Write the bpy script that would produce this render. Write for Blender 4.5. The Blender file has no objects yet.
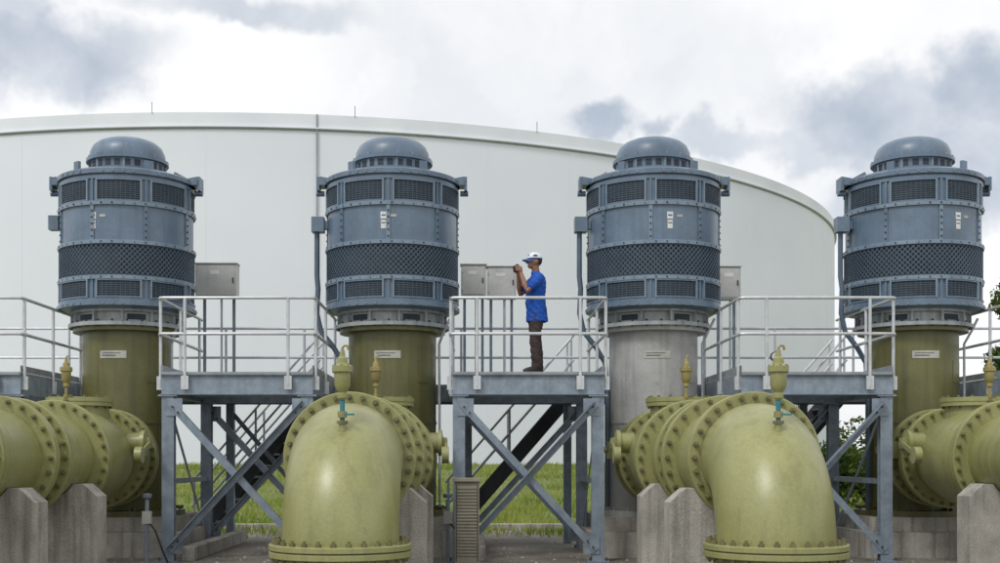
import bpy, bmesh, math, random
import numpy as np
from mathutils import Vector, Matrix
from mathutils.bvhtree import BVHTree
random.seed(7); np.random.seed(7)
EYE=1.55; F=1220.0; CX=470.0; CY=458.0
def PX(px,d): return (px-CX)/F*d
def PZ(py,d): return EYE+(CY-py)/F*d
scene=bpy.context.scene

# ------------------------------------------------------------ materials
MATS={}
def nodes_of(mat):
    mat.use_nodes=True
    nt=mat.node_tree; nt.nodes.clear()
    return nt,nt.nodes,nt.links
def make_mat(name,col,col2=None,rough=0.5,metal=0.0,nscale=3.0,streak=0.0,streakcol=(0.08,0.06,0.04),bump=0.05,bscale=40.0,fine=0.08,rust=0.0,spec=0.5,worldpos=False,contrast=(0.35,0.7),coat=0.0):
    mat=bpy.data.materials.new(name); nt,N,L=nodes_of(mat)
    out=N.new('ShaderNodeOutputMaterial'); b=N.new('ShaderNodeBsdfPrincipled')
    L.new(b.outputs[0],out.inputs[0])
    if worldpos:
        g=N.new('ShaderNodeNewGeometry'); co=g.outputs['Position']
    else:
        tc=N.new('ShaderNodeTexCoord'); co=tc.outputs['Object']
    oi=N.new('ShaderNodeObjectInfo')
    addv=N.new('ShaderNodeVectorMath'); addv.operation='ADD'
    mulr=N.new('ShaderNodeMath'); mulr.operation='MULTIPLY'; mulr.inputs[1].default_value=37.0
    L.new(oi.outputs['Random'],mulr.inputs[0])
    L.new(co,addv.inputs[0]); L.new(mulr.outputs[0],addv.inputs[1])
    co=addv.outputs[0]
    if col2 is None: col2=tuple(c*0.72 for c in col)
    n1=N.new('ShaderNodeTexNoise'); n1.inputs['Scale'].default_value=nscale; n1.inputs['Detail'].default_value=4; n1.inputs['Roughness'].default_value=0.6
    L.new(co,n1.inputs['Vector'])
    mr=N.new('ShaderNodeMapRange'); mr.inputs[1].default_value=contrast[0]; mr.inputs[2].default_value=contrast[1]
    L.new(n1.outputs['Fac'],mr.inputs[0])
    mx=N.new('ShaderNodeMix'); mx.data_type='RGBA'
    mx.inputs[6].default_value=(*col,1); mx.inputs[7].default_value=(*col2,1)
    L.new(mr.outputs[0],mx.inputs[0]); cur=mx.outputs[2]
    if streak>0:
        mp=N.new('ShaderNodeMapping'); mp.inputs['Scale'].default_value=(9,9,0.5)
        L.new(co,mp.inputs[0])
        n2=N.new('ShaderNodeTexNoise'); n2.inputs['Scale'].default_value=1.0; n2.inputs['Detail'].default_value=3
        L.new(mp.outputs[0],n2.inputs['Vector'])
        m2=N.new('ShaderNodeMapRange'); m2.inputs[1].default_value=0.5; m2.inputs[2].default_value=0.75; m2.inputs[4].default_value=streak
        L.new(n2.outputs['Fac'],m2.inputs[0])
        x2=N.new('ShaderNodeMix'); x2.data_type='RGBA'; L.new(m2.outputs[0],x2.inputs[0]); L.new(cur,x2.inputs[6]); x2.inputs[7].default_value=(*streakcol,1)
        cur=x2.outputs[2]
    if rust>0:
        n4=N.new('ShaderNodeTexNoise'); n4.inputs['Scale'].default_value=7; n4.inputs['Detail'].default_value=5; n4.inputs['Roughness'].default_value=0.7
        L.new(co,n4.inputs['Vector'])
        m4=N.new('ShaderNodeMapRange'); m4.inputs[1].default_value=0.62; m4.inputs[2].default_value=0.72; m4.inputs[4].default_value=rust
        L.new(n4.outputs['Fac'],m4.inputs[0])
        x4=N.new('ShaderNodeMix'); x4.data_type='RGBA'; L.new(m4.outputs[0],x4.inputs[0]); L.new(cur,x4.inputs[6]); x4.inputs[7].default_value=(0.13,0.065,0.03,1)
        cur=x4.outputs[2]
    if bump>0 or fine>0:
        n3=N.new('ShaderNodeTexNoise'); n3.inputs['Scale'].default_value=bscale; n3.inputs['Detail'].default_value=2
        L.new(co,n3.inputs['Vector'])
    if fine>0:
        m3=N.new('ShaderNodeMapRange'); m3.inputs[3].default_value=1-fine; m3.inputs[4].default_value=1+fine; m3.inputs[1].default_value=.3; m3.inputs[2].default_value=.7
        L.new(n3.outputs['Fac'],m3.inputs[0])
        vm=N.new('ShaderNodeVectorMath'); vm.operation='SCALE'; L.new(cur,vm.inputs[0]); L.new(m3.outputs[0],vm.inputs['Scale'])
        cur=vm.outputs[0]
    L.new(cur,b.inputs['Base Color'])
    mrr=N.new('ShaderNodeMapRange'); mrr.inputs[3].default_value=max(0.05,rough-0.1); mrr.inputs[4].default_value=min(1,rough+0.12)
    L.new(n1.outputs['Fac'],mrr.inputs[0]); L.new(mrr.outputs[0],b.inputs['Roughness'])
    b.inputs['Metallic'].default_value=metal
    b.inputs['Specular IOR Level'].default_value=spec
    if coat>0:
        b.inputs['Coat Weight'].default_value=coat; b.inputs['Coat Roughness'].default_value=.34
    if bump>0:
        bp=N.new('ShaderNodeBump'); bp.inputs['Strength'].default_value=bump; bp.inputs['Distance'].default_value=0.02
        L.new(n3.outputs['Fac'],bp.inputs['Height']); L.new(bp.outputs[0],b.inputs['Normal'])
    MATS[name]=mat; return mat

make_mat('motor_paint',(0.128,0.188,0.262),(0.088,0.132,0.188),rough=0.40,streak=0.5,streakcol=(0.075,0.105,0.14),nscale=2.2,coat=.3)
make_mat('motor_light',(0.195,0.262,0.335),(0.14,0.195,0.255),rough=0.42,nscale=4,coat=.3)
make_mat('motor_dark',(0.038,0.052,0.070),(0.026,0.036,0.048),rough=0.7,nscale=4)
make_mat('mesh_back',(0.055,0.078,0.105),(0.042,0.060,0.082),rough=0.7,nscale=4)
make_mat('grille',(0.095,0.135,0.182),(0.068,0.100,0.14),rough=0.5)
make_mat('skirt_grey',(0.42,0.45,0.46),(0.26,0.29,0.31),rough=0.55,streak=0.5,rust=.25)
make_mat('olive',(0.300,0.300,0.122),(0.238,0.240,0.088),rough=0.40,nscale=1.4,streak=0.4,streakcol=(0.155,0.148,0.058),rust=0.28,coat=.28)
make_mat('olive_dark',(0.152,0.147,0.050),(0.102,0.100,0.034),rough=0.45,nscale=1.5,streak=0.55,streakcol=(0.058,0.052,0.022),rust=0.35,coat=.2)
make_mat('olive_bolt',(0.19,0.18,0.075),(0.10,0.08,0.04),rough=0.5,nscale=12,rust=0.8)
make_mat('pale_paint',(0.44,0.44,0.43),(0.32,0.32,0.31),rough=0.5,nscale=1.8,streak=0.55,streakcol=(0.21,0.20,0.18),rust=0.3)
make_mat('galv',(0.29,0.345,0.41),(0.195,0.24,0.295),rough=0.5,metal=0.2,nscale=6,streak=0.35,streakcol=(0.13,0.14,0.155),contrast=(0.3,0.65))
make_mat('rail',(0.60,0.62,0.64),(0.46,0.48,0.50),rough=0.38,metal=0.3,nscale=5)
make_mat('grating',(0.33,0.36,0.39),(0.22,0.24,0.26),rough=0.6,metal=0.2)
make_mat('dark_steel',(0.060,0.065,0.073),(0.035,0.038,0.043),rough=0.6)
make_mat('concrete',(0.49,0.465,0.42),(0.31,0.295,0.26),rough=0.9,nscale=2.5,streak=0.75,streakcol=(0.14,0.13,0.108),bump=0.4,bscale=55,fine=0.2)
make_mat('box_grey',(0.56,0.56,0.54),(0.48,0.48,0.455),rough=0.45,streak=0.2,streakcol=(0.3,0.28,0.25))
make_mat('pedestal',(0.30,0.275,0.22),(0.21,0.195,0.155),rough=0.7,streak=0.3)
make_mat('label',(0.75,0.75,0.72),(0.6,0.6,0.58),rough=0.5)
make_mat('plate',(0.50,0.50,0.45),(0.35,0.35,0.3),rough=0.35,metal=0.3)
make_mat('teal',(0.03,0.22,0.27),(0.02,0.14,0.17),rough=0.5)
make_mat('brass',(0.34,0.29,0.11),(0.24,0.2,0.08),rough=0.4,metal=0.3)
make_mat('tank_white',(0.725,0.755,0.815),(0.68,0.71,0.77),rough=0.6,nscale=0.12,bump=0.0,fine=0.0)
make_mat('tank_joint',(0.70,0.73,0.79),(0.66,0.69,0.745),rough=0.6,nscale=0.3,bump=0,fine=0)
make_mat('tank_rim',(0.74,0.765,0.81),(0.66,0.69,0.74),rough=0.6,nscale=0.3,bump=0,fine=0)
make_mat('tank_line',(0.33,0.35,0.38),rough=0.7)
make_mat('pad',(0.25,0.228,0.19),(0.125,0.113,0.095),rough=0.95,nscale=0.7,bump=0.5,bscale=30,fine=0.25,worldpos=True)
make_mat('soil',(0.12,0.17,0.035),(0.17,0.18,0.06),rough=0.95,nscale=0.35,bump=0.5,bscale=12,fine=0.3,worldpos=True)
make_mat('bark',(0.10,0.075,0.055),rough=0.9,nscale=8,bump=0.5)
make_mat('shirt',(0.008,0.090,0.44),(0.006,0.055,0.31),rough=0.85,nscale=9,bump=0.25,bscale=25)
make_mat('trousers',(0.060,0.040,0.040),(0.038,0.027,0.027),rough=0.9,nscale=9,bump=0.25,bscale=25)
make_mat('shoe',(0.02,0.018,0.017),rough=0.6)
make_mat('skin',(0.27,0.135,0.085),(0.20,0.095,0.06),rough=0.5,nscale=12,bump=0.02)
make_mat('hair',(0.03,0.027,0.025),rough=0.9)
make_mat('cap_white',(0.72,0.73,0.75),(0.62,0.64,0.68),rough=0.8,nscale=12)
make_mat('cap_blue',(0.03,0.10,0.33),rough=0.8)
make_mat('black_plastic',(0.015,0.015,0.016),rough=0.35,fine=0)
make_mat('lips',(0.16,0.06,0.05),rough=0.5)
make_mat('eye_white',(0.6,0.58,0.55),rough=0.3,fine=0)
def leafmat(name,c1,c2,transl=0.3,scale=1.2):
    mat=bpy.data.materials.new(name); nt,N,L=nodes_of(mat)
    out=N.new('ShaderNodeOutputMaterial'); g=N.new('ShaderNodeNewGeometry')
    n=N.new('ShaderNodeTexNoise'); n.inputs['Scale'].default_value=scale; n.inputs['Detail'].default_value=3; L.new(g.outputs['Position'],n.inputs['Vector'])
    mr=N.new('ShaderNodeMapRange'); mr.inputs[1].default_value=.35; mr.inputs[2].default_value=.65; L.new(n.outputs['Fac'],mr.inputs[0])
    ad=N.new('ShaderNodeMath'); ad.operation='MULTIPLY_ADD'; ad.inputs[1].default_value=0.6; L.new(g.outputs['Random Per Island'],ad.inputs[0])
    m05=N.new('ShaderNodeMath'); m05.operation='MULTIPLY_ADD'; m05.inputs[1].default_value=0.9; m05.inputs[2].default_value=-0.25; L.new(mr.outputs[0],m05.inputs[0]); L.new(m05.outputs[0],ad.inputs[2])
    mx=N.new('ShaderNodeMix'); mx.data_type='RGBA'; mx.inputs[6].default_value=(*c1,1); mx.inputs[7].default_value=(*c2,1); L.new(ad.outputs[0],mx.inputs[0])
    d=N.new('ShaderNodeBsdfDiffuse'); t=N.new('ShaderNodeBsdfTranslucent'); ms=N.new('ShaderNodeMixShader'); ms.inputs[0].default_value=transl
    L.new(mx.outputs[2],d.inputs[0]); L.new(mx.outputs[2],t.inputs[0]); L.new(d.outputs[0],ms.inputs[1]); L.new(t.outputs[0],ms.inputs[2]); L.new(ms.outputs[0],out.inputs[0])
    MATS[name]=mat
leafmat('leaf',(0.03,0.06,0.016),(0.12,0.17,0.04))
leafmat('blade',(0.15,0.22,0.035),(0.34,0.37,0.09),0.35,0.5)

# ------------------------------------------------------------ mesh builder
class MB:
    def __init__(s): s.v=[];s.f=[];s.m=[];s.k=[]
    def mi(s,k):
        if k not in s.k: s.k.append(k)
        return s.k.index(k)
    def add(s,vs,fs,k):
        o=len(s.v); s.v.extend([tuple(x) for x in vs]); i=s.mi(k)
        for f in fs: s.f.append(tuple(a+o for a in f)); s.m.append(i)
    def box(s,c,d,k,R=None):
        vs=[]
        for x in(-.5,.5):
            for y in(-.5,.5):
                for z in(-.5,.5):
                    p=Vector((x*d[0],y*d[1],z*d[2]))
                    if R is not None: p=R@p
                    vs.append(p+Vector(c))
        s.add(vs,[(0,1,3,2),(4,6,7,5),(0,4,5,1),(2,3,7,6),(0,2,6,4),(1,5,7,3)],k)
    def bb(s,x0,x1,y0,y1,z0,z1,k): s.box(((x0+x1)/2,(y0+y1)/2,(z0+z1)/2),(x1-x0,y1-y0,z1-z0),k)
    def beam(s,a,b,w,h,k,up=(0,0,1)):
        a=Vector(a);b=Vector(b);d=b-a;l=d.length;d.normalize();u=Vector(up)
        if abs(d.dot(u))>.98:u=Vector((0,1,0))
        x=d.cross(u).normalized();z=x.cross(d)
        R=Matrix((x,d,z)).transposed()
        s.box((a+b)/2,(w,l,h),k,R)
    def angle(s,a,b,w,k,t=0.012,up=(0,1,0)):
        a=Vector(a);b=Vector(b);d=(b-a).normalized();u=Vector(up)
        x=d.cross(u).normalized()
        s.beam(a,b,w,t,k,up=u)
        s.beam(a+x*(w/2-t/2)+u*(w/2+t/2+.001),b+x*(w/2-t/2)+u*(w/2+t/2+.001),t,w,k,up=u)
    def lathe(s,pr,k,n=48,o=(0,0,0),axis='z',R=None):
        vs=[];fs=[];o=Vector(o)
        for r,t in pr:
            for i in range(n):
                a=2*math.pi*i/n
                if axis=='z': p=Vector((r*math.sin(a),-r*math.cos(a),t))
                elif axis=='y': p=Vector((r*math.sin(a),t,r*math.cos(a)))
                else: p=Vector((t,r*math.sin(a),r*math.cos(a)))
                if R is not None:p=R@p
                vs.append(p+o)
        for j in range(len(pr)-1):
            for i in range(n):
                i2=(i+1)%n
                fs.append((j*n+i,j*n+i2,(j+1)*n+i2,(j+1)*n+i))
        if pr[0][0]>1e-4: fs.append(tuple(range(n))[::-1])
        if pr[-1][0]>1e-4: fs.append(tuple((len(pr)-1)*n+i for i in range(n)))
        s.add(vs,fs,k)
    def sweep(s,pts,rad,k,n=10,ell=None):
        pts=[Vector(p) for p in pts]
        if not hasattr(rad,'__len__'): rad=[rad]*len(pts)
        T=[]
        for i in range(len(pts)):
            a=pts[max(0,i-1)];b=pts[min(len(pts)-1,i+1)];T.append((b-a).normalized())
        u=Vector((0,0,1))
        if abs(T[0].dot(u))>.9:u=Vector((0,1,0))
        x=T[0].cross(u).normalized();vs=[]
        for i,p in enumerate(pts):
            x=(x-T[i]*x.dot(T[i])).normalized();y=T[i].cross(x)
            for j in range(n):
                a=2*math.pi*j/n
                vs.append(p+(x*math.cos(a)+y*math.sin(a))*rad[i])
        fs=[]
        for i in range(len(pts)-1):
            for j in range(n):
                j2=(j+1)%n;fs.append((i*n+j,i*n+j2,(i+1)*n+j2,(i+1)*n+j))
        fs.append(tuple(range(n))[::-1]);fs.append(tuple((len(pts)-1)*n+j for j in range(n)))
        s.add(vs,fs,k)
    def cyl(s,a,b,r,k,n=14,r2=None): s.sweep([a,b],[r,r if r2 is None else r2],k,n)
    def limb(s,pts,rad,k,n=14):
        pts=[Vector(p) for p in pts]
        d0=(pts[0]-pts[1]).normalized();d1=(pts[-1]-pts[-2]).normalized()
        P=[pts[0]+d0*rad[0]*.95,pts[0]+d0*rad[0]*.7]+pts+[pts[-1]+d1*rad[-1]*.7,pts[-1]+d1*rad[-1]*.95]
        Rr=[rad[0]*.3,rad[0]*.72]+list(rad)+[rad[-1]*.72,rad[-1]*.3]
        s.sweep(P,Rr,k,n)
    def ellip(s,c,r,k,n=20,R=None):
        vs=[];fs=[];m=n//2
        c=Vector(c)
        for j in range(m+1):
            t=math.pi*j/m
            for i in range(n):
                a=2*math.pi*i/n
                st=max(math.sin(t),1e-3)
                p=Vector((r[0]*st*math.cos(a),r[1]*st*math.sin(a),r[2]*math.cos(t)))
                if R is not None:p=R@p
                vs.append(c+p)
        for j in range(m):
            for i in range(n):
                i2=(i+1)%n;fs.append((j*n+i,j*n+i2,(j+1)*n+i2,(j+1)*n+i))
        fs.append(tuple(range(n)));fs.append(tuple(m*n+i for i in range(n)))
        s.add(vs,fs,k)
    def loft(s,rings,k,n=24):
        vs=[];fs=[]
        for cx,cy,z,rx,ry in rings:
            for i in range(n):
                a=2*math.pi*i/n;vs.append((cx+rx*math.cos(a),cy+ry*math.sin(a),z))
        for j in range(len(rings)-1):
            for i in range(n):
                i2=(i+1)%n;fs.append((j*n+i,j*n+i2,(j+1)*n+i2,(j+1)*n+i))
        fs.append(tuple(range(n)));fs.append(tuple((len(rings)-1)*n+i for i in range(n)))
        s.add(vs,fs,k)
    def arcbox(s,r0,r1,a0,a1,z0,z1,k,n=8):
        vs=[];fs=[]
        for i in range(n+1):
            a=a0+(a1-a0)*i/n;sn=math.sin(a);c=-math.cos(a)
            vs+=[(r0*sn,r0*c,z0),(r1*sn,r1*c,z0),(r1*sn,r1*c,z1),(r0*sn,r0*c,z1)]
        for i in range(n):
            for j in range(4):
                j2=(j+1)%4;fs.append((i*4+j,i*4+j2,(i+1)*4+j2,(i+1)*4+j))
        fs.append((0,1,2,3));fs.append((n*4,n*4+1,n*4+2,n*4+3))
        s.add(vs,fs,k)
    def bolts(s,c,ax,R,n,hl,r,k,ph=0.0):
        c=Vector(c)
        for i in range(n):
            a=2*math.pi*(i+ph)/n
            if ax=='y': o=Vector((R*math.sin(a),0,R*math.cos(a)));d=Vector((0,1,0))
            else: o=Vector((R*math.sin(a),R*math.cos(a),0));d=Vector((0,0,1))
            s.cyl(c+o-d*hl,c+o+d*hl,r,k,6)
    def obj(s,name,loc=(0,0,0),parent=None,sharp=32,bevel=0,rotz=0):
        me=bpy.data.meshes.new(name);me.from_pydata(s.v,[],s.f)
        for k in s.k: me.materials.append(MATS[k])
        me.polygons.foreach_set('material_index',s.m)
        bm=bmesh.new();bm.from_mesh(me);bmesh.ops.recalc_face_normals(bm,faces=bm.faces);bm.to_mesh(me);bm.free()
        me.shade_smooth();me.set_sharp_from_angle(angle=math.radians(sharp))
        ob=bpy.data.objects.new(name,me);scene.collection.objects.link(ob)
        ob.location=loc;ob.rotation_euler=(0,0,rotz)
        if parent: ob.parent=parent
        if bevel>0:
            b=ob.modifiers.new('bevel','BEVEL');b.width=bevel;b.segments=2;b.limit_method='ANGLE';b.angle_limit=math.radians(40)
        return ob
rad=math.radians
PUMPX=[-5.61,-1.27,3.0,7.25]; D=20.0

# ------------------------------------------------------------ pumps
def build_pump(idx,x):
    b=MB();mp='motor_paint'
    b.lathe([(0.001,6.76),(.20,6.755),(.36,6.735),(.47,6.69),(.55,6.62),(.595,6.52),(.605,6.43),(.605,6.40),(.655,6.40),(.655,6.345),(.60,6.345),(.60,6.17),(.70,6.15),(.95,6.11),(1.06,6.07),(1.10,6.05),(1.10,5.98),(1.05,5.98),
             (1.05,4.92),(1.0,4.92),(1.0,4.36),(1.05,4.36),(1.05,3.985),(1.10,3.985),(1.10,3.93),(0.9,3.90),(0.5,3.90)],mp,64)
    b.lathe([(1.035,4.90),(1.035,4.39)],'mesh_back',64)
    b.bolts((0,0,6.39),'z',.63,16,.04,.016,'motor_light',.5)
    for a in range(8):
        an=rad(a*45+10); b.cyl((.60*math.sin(an),-.60*math.cos(an),6.18),(.60*math.sin(an),-.60*math.cos(an),6.34),.022,'motor_light',8)
    b.cyl((0,0,6.75),(0,0,6.81),.04,'motor_light',10)
    for i in range(24):
        a=rad(i*15); b.arcbox(.601,.606,a-rad(4.5),a+rad(4.5),6.22,6.32,'motor_dark',2)
    for z0,z1,r in ((5.49,5.55,1.085),(4.885,4.945,1.09),(4.335,4.395,1.09),(5.90,5.945,1.075),(3.985,4.04,1.075)):
        b.lathe([(1.03,z0),(r,z0),(r,z1),(1.03,z1)],'motor_light' if z0 in(4.885,4.335,5.49) else mp,64)
    # ring of cap screws along each band
    for zz in(5.52,4.915,4.365):
        for i in range(40):
            a=rad(i*9+3);b.arcbox(1.08,1.098,a-rad(.55),a+rad(.55),zz-.012,zz+.012,'motor_dark' if i%3==0 else mp,1)
    ph={0:8,1:22.5,2:12,3:26}[idx]
    for i in range(8):
        a=rad(i*45+ph)
        hw=rad(17.5)
        for (z0,z1) in ((5.575,5.875),(4.07,4.31)):
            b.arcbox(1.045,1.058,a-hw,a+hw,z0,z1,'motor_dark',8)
            fr=rad(1.3)
            b.arcbox(1.045,1.088,a-hw-fr,a-hw,z0-.025,z1+.025,'motor_light',1)
            b.arcbox(1.045,1.088,a+hw,a+hw+fr,z0-.025,z1+.025,'motor_light',1)
            b.arcbox(1.045,1.083,a-hw,a+hw,z1,z1+.024,mp,8)
            b.arcbox(1.045,1.083,a-hw,a+hw,z0-.024,z0,mp,8)
            nl=int((z1-z0)/.03)
            for j in range(1,nl):
                zz=z0+(z1-z0)*j/nl
                b.arcbox(1.05,1.068,a-hw,a+hw,zz-.003,zz+.003,'grille',8)
            for j in range(1,9):
                aa=a-hw+2*hw*j/9
                b.arcbox(1.05,1.066,aa-rad(.15),aa+rad(.15),z0,z1,'grille',1)
        a2=a+rad(22.5)
        b.arcbox(1.045,1.072,a2-rad(1.5),a2+rad(1.5),4.95,5.49,'motor_light' if i%2 else mp,1)
        for zz in (5.0,5.1,5.2,5.3,5.4):
            b.arcbox(1.071,1.086,a2-rad(.6),a2+rad(.6),zz-.012,zz+.012,'motor_dark',1)
        b.arcbox(1.045,1.07,a2-rad(.9),a2+rad(.9),5.55,5.90,mp,1)
        b.arcbox(1.045,1.07,a2-rad(.9),a2+rad(.9),4.04,4.335,mp,1)
        for q in (-12,-4,4,12):
            aq=a+rad(q); b.arcbox(1.09,1.112,aq-rad(.7),aq+rad(.7),6.0,6.03,'motor_light',1)
            b.arcbox(1.09,1.112,aq-rad(.7),aq+rad(.7),3.945,3.97,'motor_light',1)
    n=84; h0,h1=4.39,4.89; seg=6; tw=rad(360/n)*6.0
    for sgn in(1,-1):
        for i in range(n):
            vs=[];fs=[]
            for j in range(seg+1):
                t=j/seg; a=rad(360/n)*i+sgn*tw*(t-.5); z=h0+(h1-h0)*t; r=1.066+.003*sgn
                w=rad(.42)
                for (rr,aa) in((r-.006,a-w),(r+.006,a-w),(r+.006,a+w),(r-.006,a+w)):
                    vs.append((rr*math.sin(aa),-rr*math.cos(aa),z))
            for j in range(seg):
                for q in range(4):
                    q2=(q+1)%4;fs.append((j*4+q,j*4+q2,j*4+4+q2,j*4+4+q))
            b.add(vs,fs,'grille')
    for sg in(-1,1):
        b.box((sg*1.10,-.05,6.03),(.16,.34,.10),mp)
        b.box((sg*1.20,-.05,6.01),(.045,.28,.22),mp)
        b.cyl((sg*1.11,-.05,5.87),(sg*1.24,-.05,5.87),.045,mp,12)
        b.beam((sg*1.02,-.05,6.09),(sg*1.18,-.05,6.12),.10,.05,mp)
        b.beam((sg*1.0,.1,6.10),(sg*.74,.1,6.24),.05,.05,mp)
    for a in (35,-40,140,215):
        an=rad(a);b.box((.93*math.sin(an),-.93*math.cos(an),6.17),(.12,.05,.13),mp,Matrix.Rotation(an,3,'Z'))
    la=rad({0:-14,1:-4,2:6,3:20}[idx])
    b.arcbox(1.05,1.054,la-rad(2.6),la+rad(2.6),5.27,5.38,'label',2)
    b.arcbox(1.05,1.054,la-rad(2.2),la+rad(2.2),5.12,5.25,'label',2)
    b.arcbox(1.05,1.0555,la-rad(1.8),la+rad(1.8),5.20,5.215,'black_plastic',2)
    b.arcbox(1.05,1.0555,la-rad(1.8),la+rad(1.8),5.315,5.335,'cap_blue',2)
    b.arcbox(1.05,1.0555,la+rad(6),la+rad(11),5.30,5.34,'plate',2)
    b.lathe([(.6,3.90),(.90,3.90),(.90,3.86),(.83,3.85),(.83,3.71),(.93,3.70),(.93,3.64),(.6,3.64)],'skirt_grey',56)
    for i in range(12):
        a=rad(i*30+10)
        b.arcbox(.825,.90,a-rad(1),a+rad(1),3.71,3.86,'skirt_grey',1)
        if i%2==0: b.arcbox(.80,.835,a+rad(5),a+rad(25),3.735,3.825,'motor_dark',4)
    b.bolts((0,0,3.68),'z',.885,24,.055,.019,'dark_steel')
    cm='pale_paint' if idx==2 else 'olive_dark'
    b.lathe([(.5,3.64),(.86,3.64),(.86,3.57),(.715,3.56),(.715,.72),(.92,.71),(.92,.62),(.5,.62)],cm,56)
    b.lathe([(.71,2.10),(.728,2.10),(.728,2.14),(.71,2.14)],cm,56)
    b.bolts((0,0,.67),'z',.85,20,.09,.022,cm)
    for i in range(8):
        a=rad(i*45+22)
        b.beam((.70*math.sin(a),-.70*math.cos(a),.74),(.90*math.sin(a),-.90*math.cos(a),.74),.02,.05,cm)
    pa=rad(-3)
    b.arcbox(.716,.724,pa-rad(17),pa+rad(17),3.13,3.25,'plate',4)
    b.arcbox(.716,.726,pa-rad(14),pa+rad(4),3.165,3.18,'dark_steel',4)
    b.arcbox(.716,.726,pa-rad(14),pa+rad(10),3.205,3.215,'dark_steel',4)
    b.arcbox(.716,.722,rad(38),rad(62),2.75,3.1,cm,6)
    b.lathe([(.60,-.5),(.60,-.93)],cm,40,o=(0,0,EYE),axis='y')
    b.bb(-1.15,1.15,-1.2,1.2,0,.40,'concrete')
    b.bb(-1.0,1.0,-1.0,1.0,.402,.62,'concrete')
    if idx>0:
        b.bb(-1.30,-1.10,-.25,-.03,5.22,5.46,mp)
        b.bb(-1.12,-1.04,-.2,-.08,5.27,5.40,mp)
        b.sweep([(-1.22,-.14,5.22),(-1.22,-.14,4.5),(-1.20,-.16,4.3),(-1.22,-.18,3.9),(-1.15,-.16,3.6),(-.95,-.14,3.35),(-.80,-.12,3.1),(-.76,-.1,2.6),(-.76,-.1,.7)],.042,'grille',10)
    else:
        b.bb(-1.22,-1.06,-.25,-.09,5.25,5.48,mp)
        b.bb(-1.08,-1.04,-.2,-.13,5.30,5.40,mp)
    b.sweep([(.78,-.2,.7),(.77,-.2,3.4),(.85,-.3,3.6),(.95,-.3,3.8)],.022,'rail',8)
    o=b.obj('vertical_turbine_pump',(x,D,0)); return o
for i,x in enumerate(PUMPX): build_pump(i,x)

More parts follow.
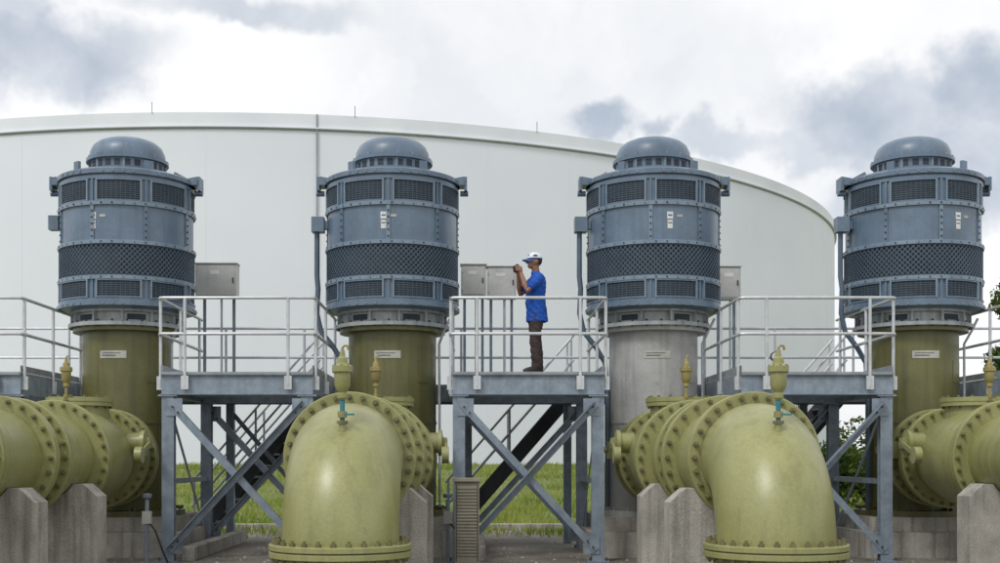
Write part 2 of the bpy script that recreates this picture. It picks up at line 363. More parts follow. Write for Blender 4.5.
# ------------------------------------------------------------ discharge pipes
def flange_pair(b,t,R,r,k='olive',n=28,th=.065,bo=True):
    c=.010
    b.lathe([(r-.02,t-th-.008),(R-c,t-th-.008),(R,t-th-.008+c),(R,t-.008-c*.5),(R-c*.5,t-.008),(r-.02,t-.008)],k,56,axis='y')
    b.lathe([(r-.02,t+.008),(R-c*.5,t+.008),(R,t+.008+c*.5),(R,t+th+.008-c),(R-c,t+th+.008),(r-.02,t+th+.008)],k,56,axis='y')
    b.lathe([(r-.02,t-.008),(R-.03,t-.008),(R-.03,t+.008),(r-.02,t+.008)],'dark_steel',48,axis='y')
    b.bolts((0,t,0),'y',R-.06,n,th+.045,.031,'olive_bolt')
    b.bolts((0,t,0),'y',R-.06,n,th+.085,.016,'olive_bolt')
def build_pipe(idx,x):
    b=MB();k='olive'; d=lambda dist:dist-D
    r=.575
    flange_pair(b,d(18.98),.76,r)
    b.lathe([(.62,d(18.90)),(.66,d(18.85)),(.66,d(18.55)),(.62,d(18.5))],k,48,axis='y')
    flange_pair(b,d(18.42),.76,r)
    b.lathe([(r,d(18.35)),(.60,d(18.2)),(.68,d(17.8)),(.70,d(17.2)),(.66,d(16.9)),(.60,d(16.6)),(.60,d(16.5))],k,56,axis='y')
    flange_pair(b,d(16.42),.78,r)
    yb=d(17.55)
    b.lathe([(.40,.55),(.40,.74),(.46,.74),(.46,.79),(.47,.80),(.47,.86),(.1,.88)],k,36,o=(0,yb,0))
    b.bolts((0,yb,.80),'z',.42,14,.09,.022,'olive_bolt')
    for sg in(-1,1):
        b.lathe([(.15,0),(.15,sg*.20),(.19,sg*.20),(.19,sg*.26),(.06,sg*.28),(.06,sg*.34)],k,20,o=(sg*.60,d(17.9),.22),axis='x')
        b.box((sg*.88,d(17.9),.22),(.10,.16,.16),k)
        b.beam((sg*.92,d(17.9),.22),(sg*.92,d(17.35),.05),.03,.07,k)
        b.lathe([(.12,-.05),(.12,.05)],k,20,o=(sg*.92,d(17.3),.04),axis='x')
    b.box((-.78,d(18.7),.12),(.22,.26,.26),k)
    b.cyl((-.90,d(18.7),.12),(-1.02,d(18.7),.12),.05,k,12)
    b.lathe([(r,d(16.36)),(r,d(12.95))],k,56,axis='y')
    flange_pair(b,d(14.95),.74,r,n=24)
    b.lathe([(r+.05,d(14.88)),(r+.05,d(14.5))],k,48,axis='y')
    flange_pair(b,d(14.43),.74,r,n=24)
    flange_pair(b,d(12.92),.70,r)
    BR=.84; yc=d(12.82); n=56;m=20
    vs=[];fs=[]
    for j in range(m+1):
        t=math.pi/2*j/m
        c=Vector((0,yc-BR*math.sin(t),-BR+BR*math.cos(t)))
        e=Vector((0,-math.sin(t),math.cos(t)))
        for i in range(n):
            a=2*math.pi*i/n
            vs.append(c+Vector((r*math.sin(a),0,0))+e*(r*math.cos(a)))
    for j in range(m):
        for i in range(n):
            i2=(i+1)%n;fs.append((j*n+i,j*n+i2,(j+1)*n+i2,(j+1)*n+i))
    b.add(vs,fs,k)
    ye=yc-BR
    b.lathe([(r,-BR),(r,-EYE+.01)],k,56,o=(0,ye,0))
    for z0 in(-.895,-.965):
        b.lathe([(r-.02,z0),(.695,z0),(.70,z0+.005),(.70,z0+.050),(.692,z0+.058),(r-.02,z0+.058)],k,64,o=(0,ye,0))
    b.lathe([(r,-.906),(.68,-.906),(.68,-.896),(r,-.896)],'dark_steel',56,o=(0,ye,0))
    b.bolts((0,ye,-.90),'z',.645,28,.095,.030,'olive_bolt')
    b.bolts((0,ye,-.90),'z',.645,28,.120,.016,'olive_bolt')
    for t in(15.7,13.5):
        b.lathe([(r-.01,d(t)-.012),(r+.006,d(t)-.006),(r+.006,d(t)+.006),(r-.01,d(t)+.012)],k,48,axis='y')
    b.obj('discharge_pipe',(x,D,EYE),sharp=35)
for i,x in enumerate(PUMPX): build_pipe(i,x)

def vent(x,dist,z,s=1.0,teal=True):
    b=MB()
    b.lathe([(.060,0),(.060,.03),(.035,.035),(.035,.13)],'olive',16)
    b.lathe([(.055,.13),(.055,.16)],'olive_bolt',8)
    b.lathe([(.024,.16),(.024,.36)],'teal' if teal else 'brass',12)
    b.lathe([(.045,.19),(.045,.25)],'brass',8)
    b.box((.06,-.03,.22),(.12,.014,.018),'teal' if teal else 'olive_bolt')
    b.lathe([(.03,.36),(.048,.38),(.048,.42),(.04,.43),(.06,.46),(.078,.50),(.078,.62),(.10,.63),(.10,.655),(.10,.66),(.10,.685),(.055,.71),(.05,.76),(.03,.78),(.02,.84)],'olive' if teal else 'brass',24)
    b.bolts((0,0,.66),'z',.087,8,.04,.009,'olive_bolt')
    b.sweep([(0,0,.80),(0,0,.86),(.02,0,.885),(.05,0,.88),(.06,0,.84)],.012,'brass',8)
    o=b.obj('air_release_valve',(x,dist,z)); o.scale=(s,s,s)
for i,x in enumerate(PUMPX):
    vent(x+.02,11.95,EYE+.20,1.02,True)
    vent(x+(-.05 if i<2 else .03),17.1,EYE+.68,.85,False)

def saddle(x,dist,th=.42):
    pr=[(-.78,-EYE),(-.78,-.50),(-.60,-.34)]
    R=.585
    for i in range(21):
        a=math.pi+ (math.atan2(.34,.476)) + (math.pi-2*math.atan2(.34,.476))*i/20
        pr.append((R*math.cos(a),R*math.sin(a)))
    pr+=[(.60,-.34),(.78,-.50),(.78,-EYE)]
    n=len(pr);vs=[(p[0],-th/2,p[1]) for p in pr]+[(p[0],th/2,p[1]) for p in pr]
    fs=[(i,(i+1)%n,n+(i+1)%n,n+i) for i in range(n)]
    for o in(0,n):
        for i in range(n//2):
            a,b_,c,d_=i,i+1,n-2-i,n-1-i
            if b_<c: fs.append((o+a,o+b_,o+c,o+d_))
            elif b_==c: fs.append((o+a,o+b_,o+d_))
    b=MB();b.add(vs,fs,'concrete');b.obj('concrete_pipe_saddle',(x,dist,EYE),bevel=.015)
for x in PUMPX:
    saddle(x,13.75);saddle(x,16.0)

# ------------------------------------------------------------ platforms
PLX=[-7.76,-3.44,.865,5.13,9.4]; PF=18.0
def rail_run(b,pts,z0,posts,top=1.09,mid=.56,r=.024):
    P=[Vector(p) for p in pts]
    for h in(top,mid):
        q=[]
        for i,p in enumerate(P):
            if 0<i<len(P)-1:
                a=(P[i-1]-p).normalized()*.08;c=(P[i+1]-p).normalized()*.08
                q+=[p+a+Vector((0,0,z0+h)),p+a*.3+c*.3+Vector((0,0,z0+h)),p+c+Vector((0,0,z0+h))]
            else:q.append(p+Vector((0,0,z0+h)))
        b.sweep(q,r,'rail',10)
    for p in posts:
        b.cyl((p[0],p[1],z0-.22),(p[0],p[1],z0+top),r,'rail',10)
        b.box((p[0],p[1],z0-.16),(.11,.03,.20),'rail')
        b.lathe([(.034,-.02),(.034,.02)],'rail',10,o=(p[0],p[1],z0+mid))
def build_platform(i,x):
    b=MB();w=1.12;dp=2.9;zt=2.82
    b.bb(-w,w,-.02,.04,zt-.04,zt,'grating');b.bb(-w,w,dp-.04,dp,zt-.04,zt,'grating')
    n=70
    for j in range(n+1):
        xx=-w+.01+(2*w-.02)*j/n; b.bb(xx-.004,xx+.004,.04,dp-.04,zt-.038,zt-.002,'grating')
    for j in range(28):
        yy=.09+j*.1; b.bb(-w+.02,w-.02,yy-.004,yy+.004,zt-.012,zt-.001,'grating')
    for y0,s in((0.0,1),(dp-.10,-1)):
        b.bb(-w,w,y0+(.03 if s>0 else .05),y0+(.05 if s>0 else .07),2.50,2.778,'galv')
        b.bb(-w,w,y0,y0+.1,2.485,2.50,'galv');b.bb(-w,w,y0,y0+.1,2.762,2.777,'galv')
    for s in(-1,1):
        b.bb(s*w-.012,s*w+.012,.1,dp-.1,2.50,2.775,'galv')
        b.bb(s*w-.05,s*w+.05,.102,dp-.102,2.488,2.499,'galv')
    for yy in(.95,1.9): b.bb(-w+.012,w-.012,yy-.05,yy+.05,2.55,2.775,'galv')
    for lx in(-1.03,1.03):
        for ly in(.11,dp-.18):
            b.bb(lx-.09,lx+.09,ly-.07,ly-.058,0.02,2.484,'galv');b.bb(lx-.09,lx+.09,ly+.058,ly+.07,0.02,2.484,'galv')
            b.bb(lx-.006,lx+.006,ly-.058,ly+.058,0.02,2.484,'galv')
            b.bb(lx-.16,lx+.16,ly-.15,ly+.15,0.007,.03,'galv')
            b.bb(lx-.14,lx+.14,ly-.10,ly+.10,2.46,2.4845,'galv')
            for bx in(-.12,.12): b.cyl((lx+bx,ly-.11,.02),(lx+bx,ly-.11,.08),.014,'dark_steel',6)
    for yy,up in((.018,(0,1,0)),(dp-.09,(0,1,0))):
        b.angle((-1.0,yy,2.36),(1.0,yy,.18),.10,'galv',up=up)
        b.angle((1.0,yy-.02,2.36),(-1.0,yy-.02,.18),.10,'galv',up=(0,-1,0))
        for lx in(-.93,.93):
            for zz in(.26,2.30): b.bb(lx-.12,lx+.12,yy+.0065,yy+.018,zz-.13,zz+.13,'galv')
        for q in(-.95,-.87,.87,.95):
            for sgn in(1,-1):
                zc=1.27-sgn*q*1.09; b.cyl((q,yy-.045,zc),(q,yy+.02,zc),.016,'dark_steel',6)
    for lx in(-1.03,1.03):
        b.beam((lx,.2,2.3),(lx,dp-.3,.3),.08,.012,'galv',up=(1,0,0))
        b.beam((lx,.2,1.2),(lx,dp-.3,1.2),.08,.08,'galv')
    wr=w+.03
    rail_run(b,[(-wr,dp,0),(-wr,-.035,0),(wr,-.035,0),(wr,dp,0)],zt,
        [(-.76,-.035),(.76,-.035),(-wr,.10),(wr,.10),(-wr,1.35),(wr,1.35),(-wr,2.7),(wr,2.7)])
    for s in(-1,1): b.bb(s*(w-.01)-.005,s*(w-.01)+.005,.05,dp-.05,zt+.003,zt+.10,'grating')
    b.obj('steel_access_platform',(x,PF,0))
for i,x in enumerate(PLX): build_platform(i,x)

b=MB()
b.bb(-12,12,0,1.15,2.775,2.815,'grating')
b.bb(-12,12,-.02,0.0,2.52,2.77,'galv');b.bb(-12,12,1.15,1.17,2.52,2.83,'galv')
for x in np.arange(-11.6,12,1.43):
    b.bb(x-.04,x+.04,0.0,1.15,2.6,2.774,'galv')
rail_run(b,[(-12,1.20,0),(12,1.20,0)],2.82,[(x,1.20) for x in np.arange(-11.6,12,1.43)])
for x in PLX:
    for lx in(-.9,.9):
        b.bb(x+lx-.07,x+lx+.07,1.0,1.14,0.01,2.52,'galv')
    b.beam((x-.9,1.07,2.4),(x+.9,1.07,.3),.08,.03,'galv',up=(0,1,0))
b.obj('rear_walkway',(0,21.05,0))
def stairs(x,dirn=-1):
    b=MB();run=2.35;n=13
    for yy in(0,.9):
        b.beam((0,yy,2.78),(dirn*run,yy,0.05),.03,.24,'dark_steel',up=(0,0,1))
        for h in(.55,1.0): b.cyl((0,yy,2.8+h),(dirn*run,yy,.1+h),.022,'rail',8)
        for t in(0.02,.5,.98): b.cyl((dirn*run*t,yy,2.78-2.7*t),(dirn*run*t,yy,3.8-2.7*t),.022,'rail',8)
    for i in range(n):
        t=(i+.5)/n; b.box((dirn*run*t,.45,2.78-2.75*t),(.26,.86,.035),'dark_steel')
    b.obj('steel_stairs',(x,22.35,0))
stairs(-2.75,-1);stairs(1.9,-1);stairs(6.9,-1)

def ebox(x,z0,w,h,dist=21.9,dp=.28):
    b=MB()
    b.bb(-w/2,w/2,-dp/2,dp/2,z0,z0+h,'box_grey')
    b.bb(-w/2-.015,w/2+.015,-dp/2-.03,dp/2,z0+h,z0+h+.02,'box_grey')
    b.bb(-w/2+.03,w/2-.03,-dp/2-.014,-dp/2-.001,z0+.03,z0+h-.03,'box_grey')
    b.bb(w/2-.07,w/2-.05,-dp/2-.035,-dp/2-.014,z0+h*.42,z0+h*.58,'black_plastic')
    b.bb(-.10,.06,-dp/2-.018,-dp/2-.0145,z0+h*.68,z0+h*.8,'label')
    for zz in(z0+.1,z0+h-.14): b.bb(-w/2+.012,-w/2+.03,-dp/2-.025,-dp/2-.001,zz,zz+.07,'rail')
    for s in(-1,1): b.bb(s*w*.36-.025,s*w*.36+.025,dp/2+.001,dp/2+.05,2.82,z0+h-.05,'galv')
    b.cyl((w*.1,0,z0),(w*.1,0,2.8),.022,'rail',10)
    b.obj('electrical_box',(x,dist,0),bevel=.006)
for (a,c,t,u) in((197,238,265,298),(461,486,266,297),(487,516,268,299),(717,739,268,300)):
    dd=21.9; ebox(PX((a+c)/2,dd),PZ(u,dd),(c-a)/F*dd,(u-t)/F*dd)

b=MB();b.bb(-.17,.17,-.2,.2,.05,1.22,'pedestal');b.bb(-.2,.2,-.24,.22,1.222,1.27,'pedestal');b.bb(-.22,.22,-.25,.25,.0,.05,'concrete')
for j in range(22): b.box((0,-.205,.2+j*.044),(.28,.012,.026),'pedestal',Matrix.Rotation(rad(25),3,'X'))
b.bb(-.15,-.14,-.215,-.201,.12,1.18,'dark_steel');b.bb(.14,.15,-.215,-.201,.12,1.18,'dark_steel')
b.obj('louvered_pedestal',(PX(467,17.0),17.0,0),bevel=.004)
for x in PUMPX:
    b=MB();b.cyl((0,0,0),(0,0,.95),.03,'galv',10);b.lathe([(.06,-.03),(.07,0),(.07,.03),(.001,.04)],'galv',16,o=(0,0,1.0));b.bb(-.06,.06,-.05,.05,.6,.78,'box_grey')
    b.sweep([(0,0,.65),(.12,0,.5),(.2,.1,.2),(.25,.2,.02)],.015,'dark_steel',8)
    b.obj('sensor_standpipe',(x+.95,17.6,0))
for x in(PLX[3]-.55,):
    b=MB();b.cyl((0,0,0),(0,0,.18),.015,'brass',8);b.lathe([(.075,-.03),(.075,.03)],'black_plastic',20,o=(0,0,.25),axis='y');b.lathe([(.062,-.036),(.062,-.031)],'label',20,o=(0,0,.25),axis='y')
    b.obj('pressure_gauge',(x,18.3,2.82))

# ------------------------------------------------------------ tank
def tank():
    b=MB();R=42.2;H=18.55
    b.lathe([(R,-.5),(R,H-.75)],'tank_white',256)
    b.lathe([(R,H-.75),(R+.15,H-.72),(R+.15,H-.66),(R+.06,H-.66),(R+.06,H),(R-.3,H+.03),(R*.5,H+2.6),(.01,H+3.6)],'tank_rim',256)
    b.lathe([(R+.005,H-.82),(R+.02,H-.82),(R+.02,H-.76),(R+.005,H-.76)],'tank_line',256)  # dark ring paints in the shadow line under the overhanging rim
    for i in range(56):
        a=2*math.pi*i/56+.012
        b.arcbox(R-.01,R+.003,a-.0003,a+.0003,0,H-.85,'tank_joint',1)
    def pt(px):
        t=(px-CX)/F; cx,cy=-13.5,102.2
        A=t*t+1;B=-2*(t*cx+cy);C=cx*cx+cy*cy-(R+.1)**2
        s=(-B-math.sqrt(B*B-4*A*C))/(2*A);return (t*s-cx,s-cy)
    p=pt(317);b.cyl((p[0],p[1],0),(p[0],p[1],H),.04,'tank_line',8)
    for q in(152,355,537):
        p=pt(q);b.cyl((p[0],p[1],H-.05),(p[0],p[1],H+.5),.02,'tank_line',6)
    b.obj('water_storage_tank',(-13.5,102.2,0),sharp=20)
tank()

# ------------------------------------------------------------ ground
def hz(y,x=0):
    t=min(max((y-27)/30,0),1);t=t*t*(3-2*t)
    return 1.2*t
ys=[-60,-20,0,10,20]+list(np.arange(26,60,1.0))+[62,70,90,130,200,400,1000,3000,6000]
xs=[-6000,-2000,-600,-200,-100]+list(np.arange(-60,61,4.0))+[100,200,600,2000,6000]
vs=[];fs=[]
for y in ys:
    for x in xs:
        z=hz(y)+(.06*math.sin(x*.7+y*.5)*math.cos(y*.9-x*.2) if 28<y<59 else 0)
        vs.append((x,y,z))
nx=len(xs)
for j in range(len(ys)-1):
    for i in range(nx-1):
        a=j*nx+i;fs.append((a,a+1,a+nx+1,a+nx))
b=MB();b.add(vs,fs,'soil');b.obj('ground',sharp=180)
b=MB();b.bb(-40,40,-20,26.0,-.2,.006,'pad');
b.obj('concrete_yard')
b=MB()
b.bb(-40,40,26.0,26.18,-.1,.14,'concrete')
for x in PUMPX:
    b.bb(x+1.3,x+1.5,18.2,22.5,.007,.22,'concrete')
b.obj('concrete_kerb',bevel=.01)
def scatter_stones():
    n=2600;vs=[];fs=[]
    for i in range(n):
        x=random.uniform(-9,11);y=random.uniform(14,25.8);s=random.uniform(.008,.03)
        if random.random()<.5: x=random.choice(PUMPX)+random.gauss(0,1.2)
        o=len(vs)
        for q in((1,0,0),(-1,0,0),(0,1,0),(0,-1,0),(0,0,1.2)):
            vs.append((x+q[0]*s*random.uniform(.6,1.2),y+q[1]*s*random.uniform(.6,1.2),.006+q[2]*s*.7))
        fs+=[(o,o+2,o+4),(o+2,o+1,o+4),(o+1,o+3,o+4),(o+3,o,o+4)]
    b=MB();b.add(vs,fs,'concrete');b.obj('gravel')
scatter_stones()
def grass():
    n=80000
    y=26.2+np.random.rand(n)**1.3*31;x=-17+np.random.rand(n)*42
    m=5000
    y[:m]=23.2+np.random.rand(m)**.5*2.8
    x[:m]=-12+24*np.round(np.random.rand(m)*14)/14+np.random.normal(size=m)*.45
    h=.06+.16*np.random.rand(n)
    clump=np.sin(x*1.3+y*.7)*np.cos(y*1.1-x*.4);h*=1+.5*clump
    a=np.random.rand(n)*6.28;w=.012+.014*np.random.rand(n)
    z=np.array([hz(t) for t in y])+.06*np.where((y>28)&(y<59),np.sin(x*.7+y*.5)*np.cos(y*.9-x*.2),0)-.03
    la=np.random.rand(n)*6.28;ll=h*.5
    P=np.zeros((n,3,3))
    P[:,0]=np.stack([x-w*np.cos(a),y-w*np.sin(a),z],1);P[:,1]=np.stack([x+w*np.cos(a),y+w*np.sin(a),z],1)
    P[:,2]=np.stack([x+ll*np.cos(la),y+ll*np.sin(la),z+h+.03],1)
    me=bpy.data.meshes.new('grass');me.vertices.add(n*3);me.vertices.foreach_set('co',P.ravel())
    me.loops.add(n*3);me.loops.foreach_set('vertex_index',np.arange(n*3));me.polygons.add(n)
    me.polygons.foreach_set('loop_start',np.arange(n)*3);me.polygons.foreach_set('loop_total',np.full(n,3))
    me.materials.append(MATS['blade']);me.update();me.validate()
    o=bpy.data.objects.new('grass',me);scene.collection.objects.link(o)
grass()

# ------------------------------------------------------------ foliage
def foliage(name,loc,clumps,n,size,trunk=None):
    b=MB()
    C=np.array([c[0] for c in clumps]);Rr=np.array([c[1] for c in clumps])
    wts=Rr**2/np.sum(Rr**2);idx=np.random.choice(len(clumps),n,p=wts)
    dirs=np.random.normal(size=(n,3));dirs/=np.linalg.norm(dirs,axis=1)[:,None]
    rr=Rr[idx]*(.35+.65*np.random.rand(n)**.5)*(1+.12*np.random.normal(size=n))
    P=C[idx]+dirs*rr[:,None]*np.array([1,1,.85])
    u=np.random.normal(size=(n,3));u/=np.linalg.norm(u,axis=1)[:,None]
    v=np.cross(u,np.random.normal(size=(n,3)));v/=np.linalg.norm(v,axis=1)[:,None]
    s=size*(.6+.8*np.random.rand(n))[:,None]
    Q=np.stack([P-u*s,P+v*s*.45,P+u*s,P-v*s*.45],1).reshape(-1,3)
    b.v=[tuple(q) for q in Q];b.f=[(4*i,4*i+1,4*i+2,4*i+3) for i in range(n)];b.k=['leaf'];b.m=[0]*n
    if trunk:
        for pts,rd in trunk: b.sweep(pts,rd,'bark',8)
    me=bpy.data.meshes.new(name);me.from_pydata(b.v,[],b.f)
    for k in b.k: me.materials.append(MATS[k])
    me.polygons.foreach_set('material_index',b.m)
    o=bpy.data.objects.new(name,me);scene.collection.objects.link(o);o.location=loc
def tree(x,y,h,w,seed,n=9000):
    rs=random.Random(seed);cl=[];tr=[]
    tr.append(([(0,0,-.3),(.1,0,h*.25),(.05,.1,h*.5),(0,0,h*.8)],[h*.03,h*.024,h*.016,h*.005]))
    for i in range(26):
        a=rs.uniform(0,6.28);t=rs.uniform(.28,.93);rr=w*(1-abs(t-.5)*1.1)*rs.uniform(.35,1)
        c=(rr*math.cos(a),rr*math.sin(a),h*t);cl.append((c,rs.uniform(.12,.2)*w*1.5))
        tr.append(([(0.05,0,h*(t-.18)),(c[0]*.5,c[1]*.5,h*(t-.07)),c],[h*.01,h*.006,h*.002]))
    foliage('tree',(x,y,hz(y)),cl,n,.11*h/8,tr)
tree(PX(1048,46),46,8.4,2.9,3,13000)
tree(PX(1110,60),60,10.5,4.2,5,8000)
def shrub(x,y,w,h,seed,n=3500):
    rs=random.Random(seed)
    cl=[((rs.uniform(-w,w),rs.uniform(-.6,.6),h*rs.uniform(.25,.8)),h*rs.uniform(.22,.38)) for _ in range(12)]
    tr=[([(0,0,-.1),(c[0][0]*.5,c[0][1]*.5,c[0][2]*.5),c[0]],[.04,.03,.01]) for c in cl[:6]]
    foliage('shrub',(x,y,hz(y)),cl,n,.09,tr)
shrub(PX(872,34),34,1.2,1.9,1);shrub(PX(845,38),38,1.3,1.2,2);shrub(PX(975,36),36,1.4,2.4,4);shrub(PX(1010,33),33,1.0,2.6,8)
rs=random.Random(4)
cl=[((rs.uniform(35,150),rs.uniform(150,175),1.2+rs.uniform(1.5,4.5)),rs.uniform(1.8,3.2)) for _ in range(130)]
foliage('distant_tree_line',(0,0,0),cl,24000,.38)

# ------------------------------------------------------------ man
def man(loc,rotz):
    e=bpy.data.objects.new('man',None);scene.collection.objects.link(e);e.location=loc;e.rotation_euler=(0,0,rotz);e.scale=(1.025,1.025,1.03)
    b=MB()
    b.loft([(.0,0,.70,.10,.12),(.0,0,.76,.118,.155),(0,0,.88,.125,.17),(0,0,.98,.12,.16)],'trousers')
    for s,fx in((-1,-.035),(1,.045)):
        b.limb([(0,s*.085,.86),(fx*.5-.012,s*.09,.66),(fx-.012,s*.095,.48),(fx+.012,s*.097,.28),(fx+.02,s*.10,.09)],[.100,.092,.079,.078,.073],'trousers',18)
        b.limb([(fx+.045,s*.10,.055),(fx-.03,s*.103,.055),(fx-.11,s*.11,.042),(fx-.165,s*.115,.034)],[.046,.048,.042,.03],'shoe',14)
        b.box((fx-.055,s*.107,.012),(.27,.088,.022),'shoe')
    b.loft([(.014,0,.755,.160,.195),(.014,0,.80,.155,.192),(.012,0,.90,.147,.184),(-.006,0,1.02,.147,.178),(-.010,0,1.12,.146,.18),(-.002,0,1.24,.145,.192),(.010,0,1.33,.136,.198),(.018,0,1.39,.118,.188),(.020,0,1.43,.09,.15),(.012,0,1.462,.066,.085),(.004,0,1.485,.056,.062)],'shirt',32)
    b.loft([(0.0,0,1.462,.068,.072),(-.002,0,1.492,.062,.064)],'shirt',20)
    for s in(-1,1):
        b.limb([(.012,s*.165,1.385),(-.035,s*.20,1.33),(-.105,s*.218,1.262)],[.074,.077,.074],'shirt',18)
        b.limb([(.0,s*.18,1.36),(-.10,s*.213,1.262),(-.185,s*.215,1.175),(-.21,s*.165,1.27),(-.238,s*.10,1.40),(-.248,s*.082,1.45)],[.045,.047,.041,.043,.033,.028],'skin',16)
        b.limb([(-.25,s*.080,1.455),(-.258,s*.078,1.49),(-.262,s*.078,1.525)],[.026,.034,.034],'skin',12)
        ln=[.9,1.0,.95,.8]
        for i in range(4):
            z=1.555-.021*i;q=ln[i]
            b.limb([(-.262,s*.086,z-.012),(-.29,s*.092,z),(-.316,s*.082,z+.002),(-.326,s*(.082-.026*q),z+.001),(-.324,s*(.082-.045*q),z-.002)],[.0105,.0105,.0098,.009,.008],'skin',8)
        b.limb([(-.25,s*.070,1.485),(-.258,s*.052,1.505),(-.264,s*.034,1.525),(-.266,s*.022,1.54)],[.014,.0125,.011,.009],'skin',8)
    b.limb([(.012,0,1.42),(-.002,0,1.49),(-.018,0,1.56)],[.060,.057,.058],'skin',18)
    b.ellip((-.022,0,1.652),(.102,.078,.108),'skin',24)
    b.ellip((-.068,0,1.590),(.052,.052,.052),'skin',18)
    b.ellip((-.092,0,1.556),(.028,.030,.022),'skin',14)
    b.limb([(-.118,0,1.658),(-.132,0,1.632),(-.140,0,1.615)],[.010,.013,.016],'skin',10)
    b.ellip((-.117,0,1.583),(.012,.026,.007),'lips',12)
    b.ellip((-.118,0,1.570),(.011,.023,.007),'lips',12)
    b.ellip((-.108,0,1.668),(.018,.052,.010),'skin',14)
    for s in(-1,1):
        b.ellip((-.008,s*.080,1.632),(.020,.010,.032),'skin',12,Matrix.Rotation(rad(-12),3,'Y'))
    b.ellip((.014,0,1.652),(.078,.0805,.080),'hair',24)
    src=bpy.data.meshes.new('src');src.from_pydata(b.v,[],b.f)
    bm=bmesh.new();bm.from_mesh(src);bmesh.ops.recalc_face_normals(bm,faces=bm.faces);bm.to_mesh(src)
    bm.faces.ensure_lookup_table();bvh=BVHTree.FromBMesh(bm);mi=list(b.m)
    tmp=bpy.data.objects.new('tmpbody',src);scene.collection.objects.link(tmp)
    m=tmp.modifiers.new('r','REMESH');m.mode='VOXEL';m.voxel_size=.0058
    m2=tmp.modifiers.new('s','SMOOTH');m2.iterations=3;m2.factor=.5
    dg=bpy.context.evaluated_depsgraph_get();ev=tmp.evaluated_get(dg)
    me=bpy.data.meshes.new_from_object(ev);me.name='body'
    me.materials.clear()
    for k in b.k: me.materials.append(MATS[k])
    idx=[]
    for p in me.polygons:
        r=bvh.find_nearest(p.center);idx.append(mi[r[2]] if r[2] is not None else 0)
    si=b.k.index('shirt');ti=b.k.index('trousers');cl=set()
    for p,i_ in zip(me.polygons,idx):
        if i_ in(si,ti): cl.update(p.vertices)
    from mathutils import noise as mn
    nrm={v:me.vertices[v].normal.copy() for v in cl}
    for v in cl:
        c=me.vertices[v].co
        w_=mn.noise(Vector((c.x*9,c.y*9,c.z*16+c.x*14)))*.013+mn.noise(Vector((c.x*22,c.y*22,c.z*30)))*.005
        me.vertices[v].co=c+nrm[v]*w_
    me.polygons.foreach_set('material_index',idx);me.shade_smooth()
    bm.free();bpy.data.objects.remove(tmp)
    body=bpy.data.objects.new('body',me);scene.collection.objects.link(body);body.parent=e
    c=MB()
    for s in(-1,1):
        c.ellip((-.1155,s*.031,1.648),(.010,.013,.008),'eye_white',12)
        c.ellip((-.1235,s*.031,1.648),(.004,.006,.006),'black_plastic',10)
        c.ellip((-.118,s*.031,1.664),(.008,.018,.004),'hair',10)
    c.obj('eyes',parent=e)
    c=MB();vs=[];fs=[];n=36;m=9
    for j in range(m+1):
        t=math.pi/2*j/m
        for i in range(n):
            a=2*math.pi*i/n
            pr=1-.010*(abs(math.cos(3*a))**8)
            z=1.678+.100*math.sin(t)**.9;rr=max(math.cos(t),.02)
            vs.append((-.018+.114*rr*pr*math.cos(a),.092*rr*pr*math.sin(a),z))
    for j in range(m):
        for i in range(n):
            i2=(i+1)%n;fs.append((j*n+i,j*n+i2,(j+1)*n+i2,(j+1)*n+i))
    c.add(vs,fs,'cap_white')
    c.loft([(-.018,0,1.672,.1145,.0925),(-.018,0,1.686,.1155,.0935)],'cap_blue',36)
    c.ellip((-.018,0,1.779),(.010,.010,.005),'cap_blue',10)
    c.ellip((-.106,0,1.718),(.018,.040,.024),'cap_blue',14)
    for s in(-1,1): c.ellip((-.03,s*.084,1.715),(.036,.010,.018),'cap_blue',12)
    vs=[];fs=[];nb=14
    for lay in(0,1):
        for j in range(7):
            for i in range(nb+1):
                a=-1.15+2.3*i/nb;t=j/6
                x0=-.018-.113*math.cos(a);y0=.0915*math.sin(a)
                ext=.082*max(math.cos(a*1.25),0)**.6*t
                vs.append((x0-ext,y0*(1-.05*t),1.680-.35*y0*y0/.09-.02*t-.004*lay))
    W=nb+1
    for lay in(0,1):
        for j in range(6):
            for i in range(nb):
                o=lay*7*W+j*W+i;fs.append((o,o+1,o+W+1,o+W))
    for i in range(nb): fs.append((6*W+i,6*W+i+1,13*W+i+1,13*W+i))
    c.add(vs,fs,'cap_blue');c.obj('baseball_cap',parent=e)
    c=MB();c.bb(-.312,-.276,-.072,.072,1.50,1.582,'black_plastic');c.lathe([(.030,0),(.030,-.028),(.024,-.034),(.024,-.03),(.001,-.028)],'black_plastic',20,o=(-.312,0,1.54),axis='x')
    c.bb(-.305,-.282,-.02,.02,1.582,1.594,'black_plastic');c.cyl((-.294,.05,1.58),(-.294,.05,1.59),.008,'plate',10)
    c.obj('camera',parent=e,bevel=.003)
man((PX(536,18.4),18.4,2.822),rad(12))

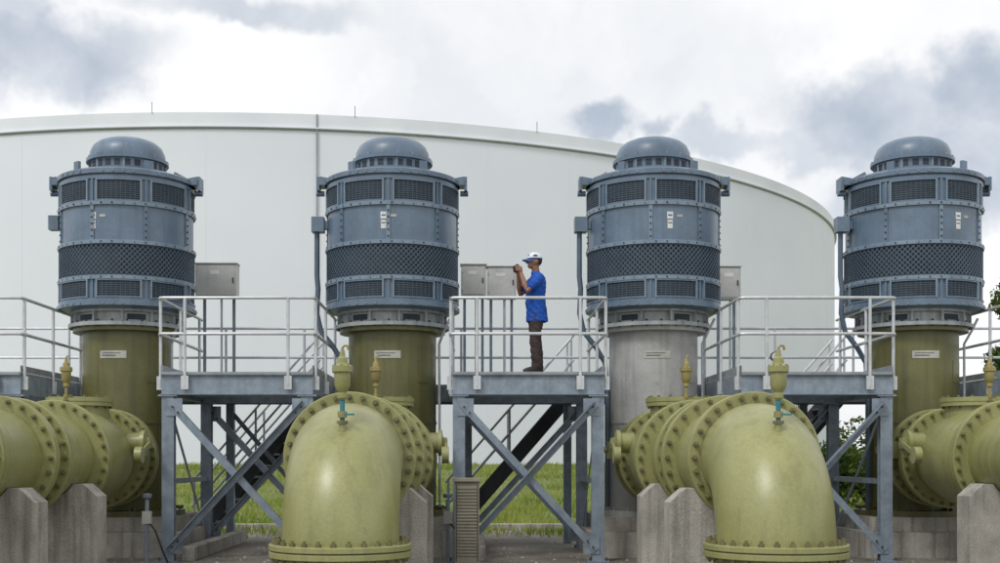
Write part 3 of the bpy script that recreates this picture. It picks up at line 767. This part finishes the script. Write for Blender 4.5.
# ------------------------------------------------------------ sky / world
SUN=Vector((-.50,-.70,1.0)).normalized()
el=math.asin(SUN.z);az=math.atan2(SUN.x,SUN.y)
w=bpy.data.worlds.new('World');scene.world=w;w.use_nodes=True;nt=w.node_tree;N=nt.nodes;L=nt.links;N.clear()
out=N.new('ShaderNodeOutputWorld');bg=N.new('ShaderNodeBackground');bg.inputs['Strength'].default_value=.1;L.new(bg.outputs[0],out.inputs[0])
sky=N.new('ShaderNodeTexSky');sky.sky_type='NISHITA';sky.sun_disc=False;sky.sun_elevation=el;sky.sun_rotation=az%(2*math.pi)
tc=N.new('ShaderNodeTexCoord')
def noise(scale,detail,vec,rough=.55):
    n=N.new('ShaderNodeTexNoise');n.inputs['Scale'].default_value=scale;n.inputs['Detail'].default_value=detail;n.inputs['Roughness'].default_value=rough;L.new(vec,n.inputs['Vector']);return n
nd=noise(7,5,tc.outputs['Generated'],.62)
sub=N.new('ShaderNodeVectorMath');sub.operation='SUBTRACT';sub.inputs[1].default_value=(.5,.5,.5);L.new(nd.outputs['Color'],sub.inputs[0])
scl=N.new('ShaderNodeVectorMath');scl.operation='SCALE';scl.inputs['Scale'].default_value=.14;L.new(sub.outputs[0],scl.inputs[0])
dv=N.new('ShaderNodeVectorMath');dv.operation='ADD';L.new(tc.outputs['Generated'],dv.inputs[0]);L.new(scl.outputs[0],dv.inputs[1])
mask=None
for (px,py,rx,rz,st) in((45,62,100,45,.85),(10,40,70,55,.65),(240,5,120,24,.6),(612,122,50,20,.85),(660,132,38,16,.85),(725,158,50,22,.55),(905,115,120,46,.8),(960,165,90,70,.9),(985,80,55,45,.85),(810,150,60,24,.6),(890,215,70,45,.5)):
    v=Vector(((px-CX)/F,1,(CY-py)/F)).normalized()
    s=N.new('ShaderNodeVectorMath');s.operation='SUBTRACT';s.inputs[1].default_value=v;L.new(dv.outputs[0],s.inputs[0])
    m=N.new('ShaderNodeVectorMath');m.operation='MULTIPLY';m.inputs[1].default_value=(F/rx,F/rx,F/rz);L.new(s.outputs[0],m.inputs[0])
    ln=N.new('ShaderNodeVectorMath');ln.operation='LENGTH';L.new(m.outputs[0],ln.inputs[0])
    mr=N.new('ShaderNodeMapRange');mr.interpolation_type='SMOOTHSTEP';mr.inputs[1].default_value=.5;mr.inputs[2].default_value=1.25;mr.inputs[3].default_value=st;mr.inputs[4].default_value=0;L.new(ln.outputs['Value'],mr.inputs[0])
    if mask is None: mask=mr.outputs[0]
    else:
        mm=N.new('ShaderNodeMath');mm.operation='MAXIMUM';L.new(mask,mm.inputs[0]);L.new(mr.outputs[0],mm.inputs[1]);mask=mm.outputs[0]
nb=noise(2.6,5,dv.outputs[0],.6)
mb=N.new('ShaderNodeMapRange');mb.inputs[1].default_value=.38;mb.inputs[2].default_value=.58;L.new(nb.outputs['Fac'],mb.inputs[0])
base=N.new('ShaderNodeMix');base.data_type='RGBA';base.inputs[6].default_value=(8.7,8.95,9.3,1);base.inputs[7].default_value=(10.8,10.8,10.8,1);L.new(mb.outputs[0],base.inputs[0])
nf=noise(14,4,tc.outputs['Generated'],.6)
mf=N.new('ShaderNodeMapRange');mf.inputs[1].default_value=.3;mf.inputs[2].default_value=.7;mf.inputs[3].default_value=.65;mf.inputs[4].default_value=1.2;L.new(nf.outputs['Fac'],mf.inputs[0])
mk=N.new('ShaderNodeMath');mk.operation='MULTIPLY';mk.use_clamp=True;L.new(mask,mk.inputs[0]);L.new(mf.outputs[0],mk.inputs[1])
gr=N.new('ShaderNodeMix');gr.data_type='RGBA';gr.inputs[7].default_value=(4.5,5.2,6.3,1);L.new(mk.outputs[0],gr.inputs[0]);L.new(base.outputs[2],gr.inputs[6])
fin=N.new('ShaderNodeMix');fin.data_type='RGBA';fin.inputs[0].default_value=.95;L.new(sky.outputs[0],fin.inputs[6]);L.new(gr.outputs[2],fin.inputs[7])
L.new(fin.outputs[2],bg.inputs['Color'])
sd=bpy.data.lights.new('sun','SUN');sd.energy=1.5;sd.angle=rad(14);sd.color=(1,.98,.95)
so=bpy.data.objects.new('sun',sd);scene.collection.objects.link(so);so.rotation_euler=SUN.to_track_quat('Z','Y').to_euler();so.location=(0,0,30)
# ------------------------------------------------------------ camera
cd=bpy.data.cameras.new('Camera');cd.sensor_width=36;cd.lens=36*F/1000;cd.shift_x=.03;cd.shift_y=(CY-281.5)/1000;cd.clip_end=12000
co=bpy.data.objects.new('Camera',cd);scene.collection.objects.link(co);co.location=(0,0,EYE);co.rotation_euler=(math.pi/2,0,0);scene.camera=co
scene.view_settings.view_transform='Standard';scene.view_settings.look='None';scene.view_settings.exposure=0
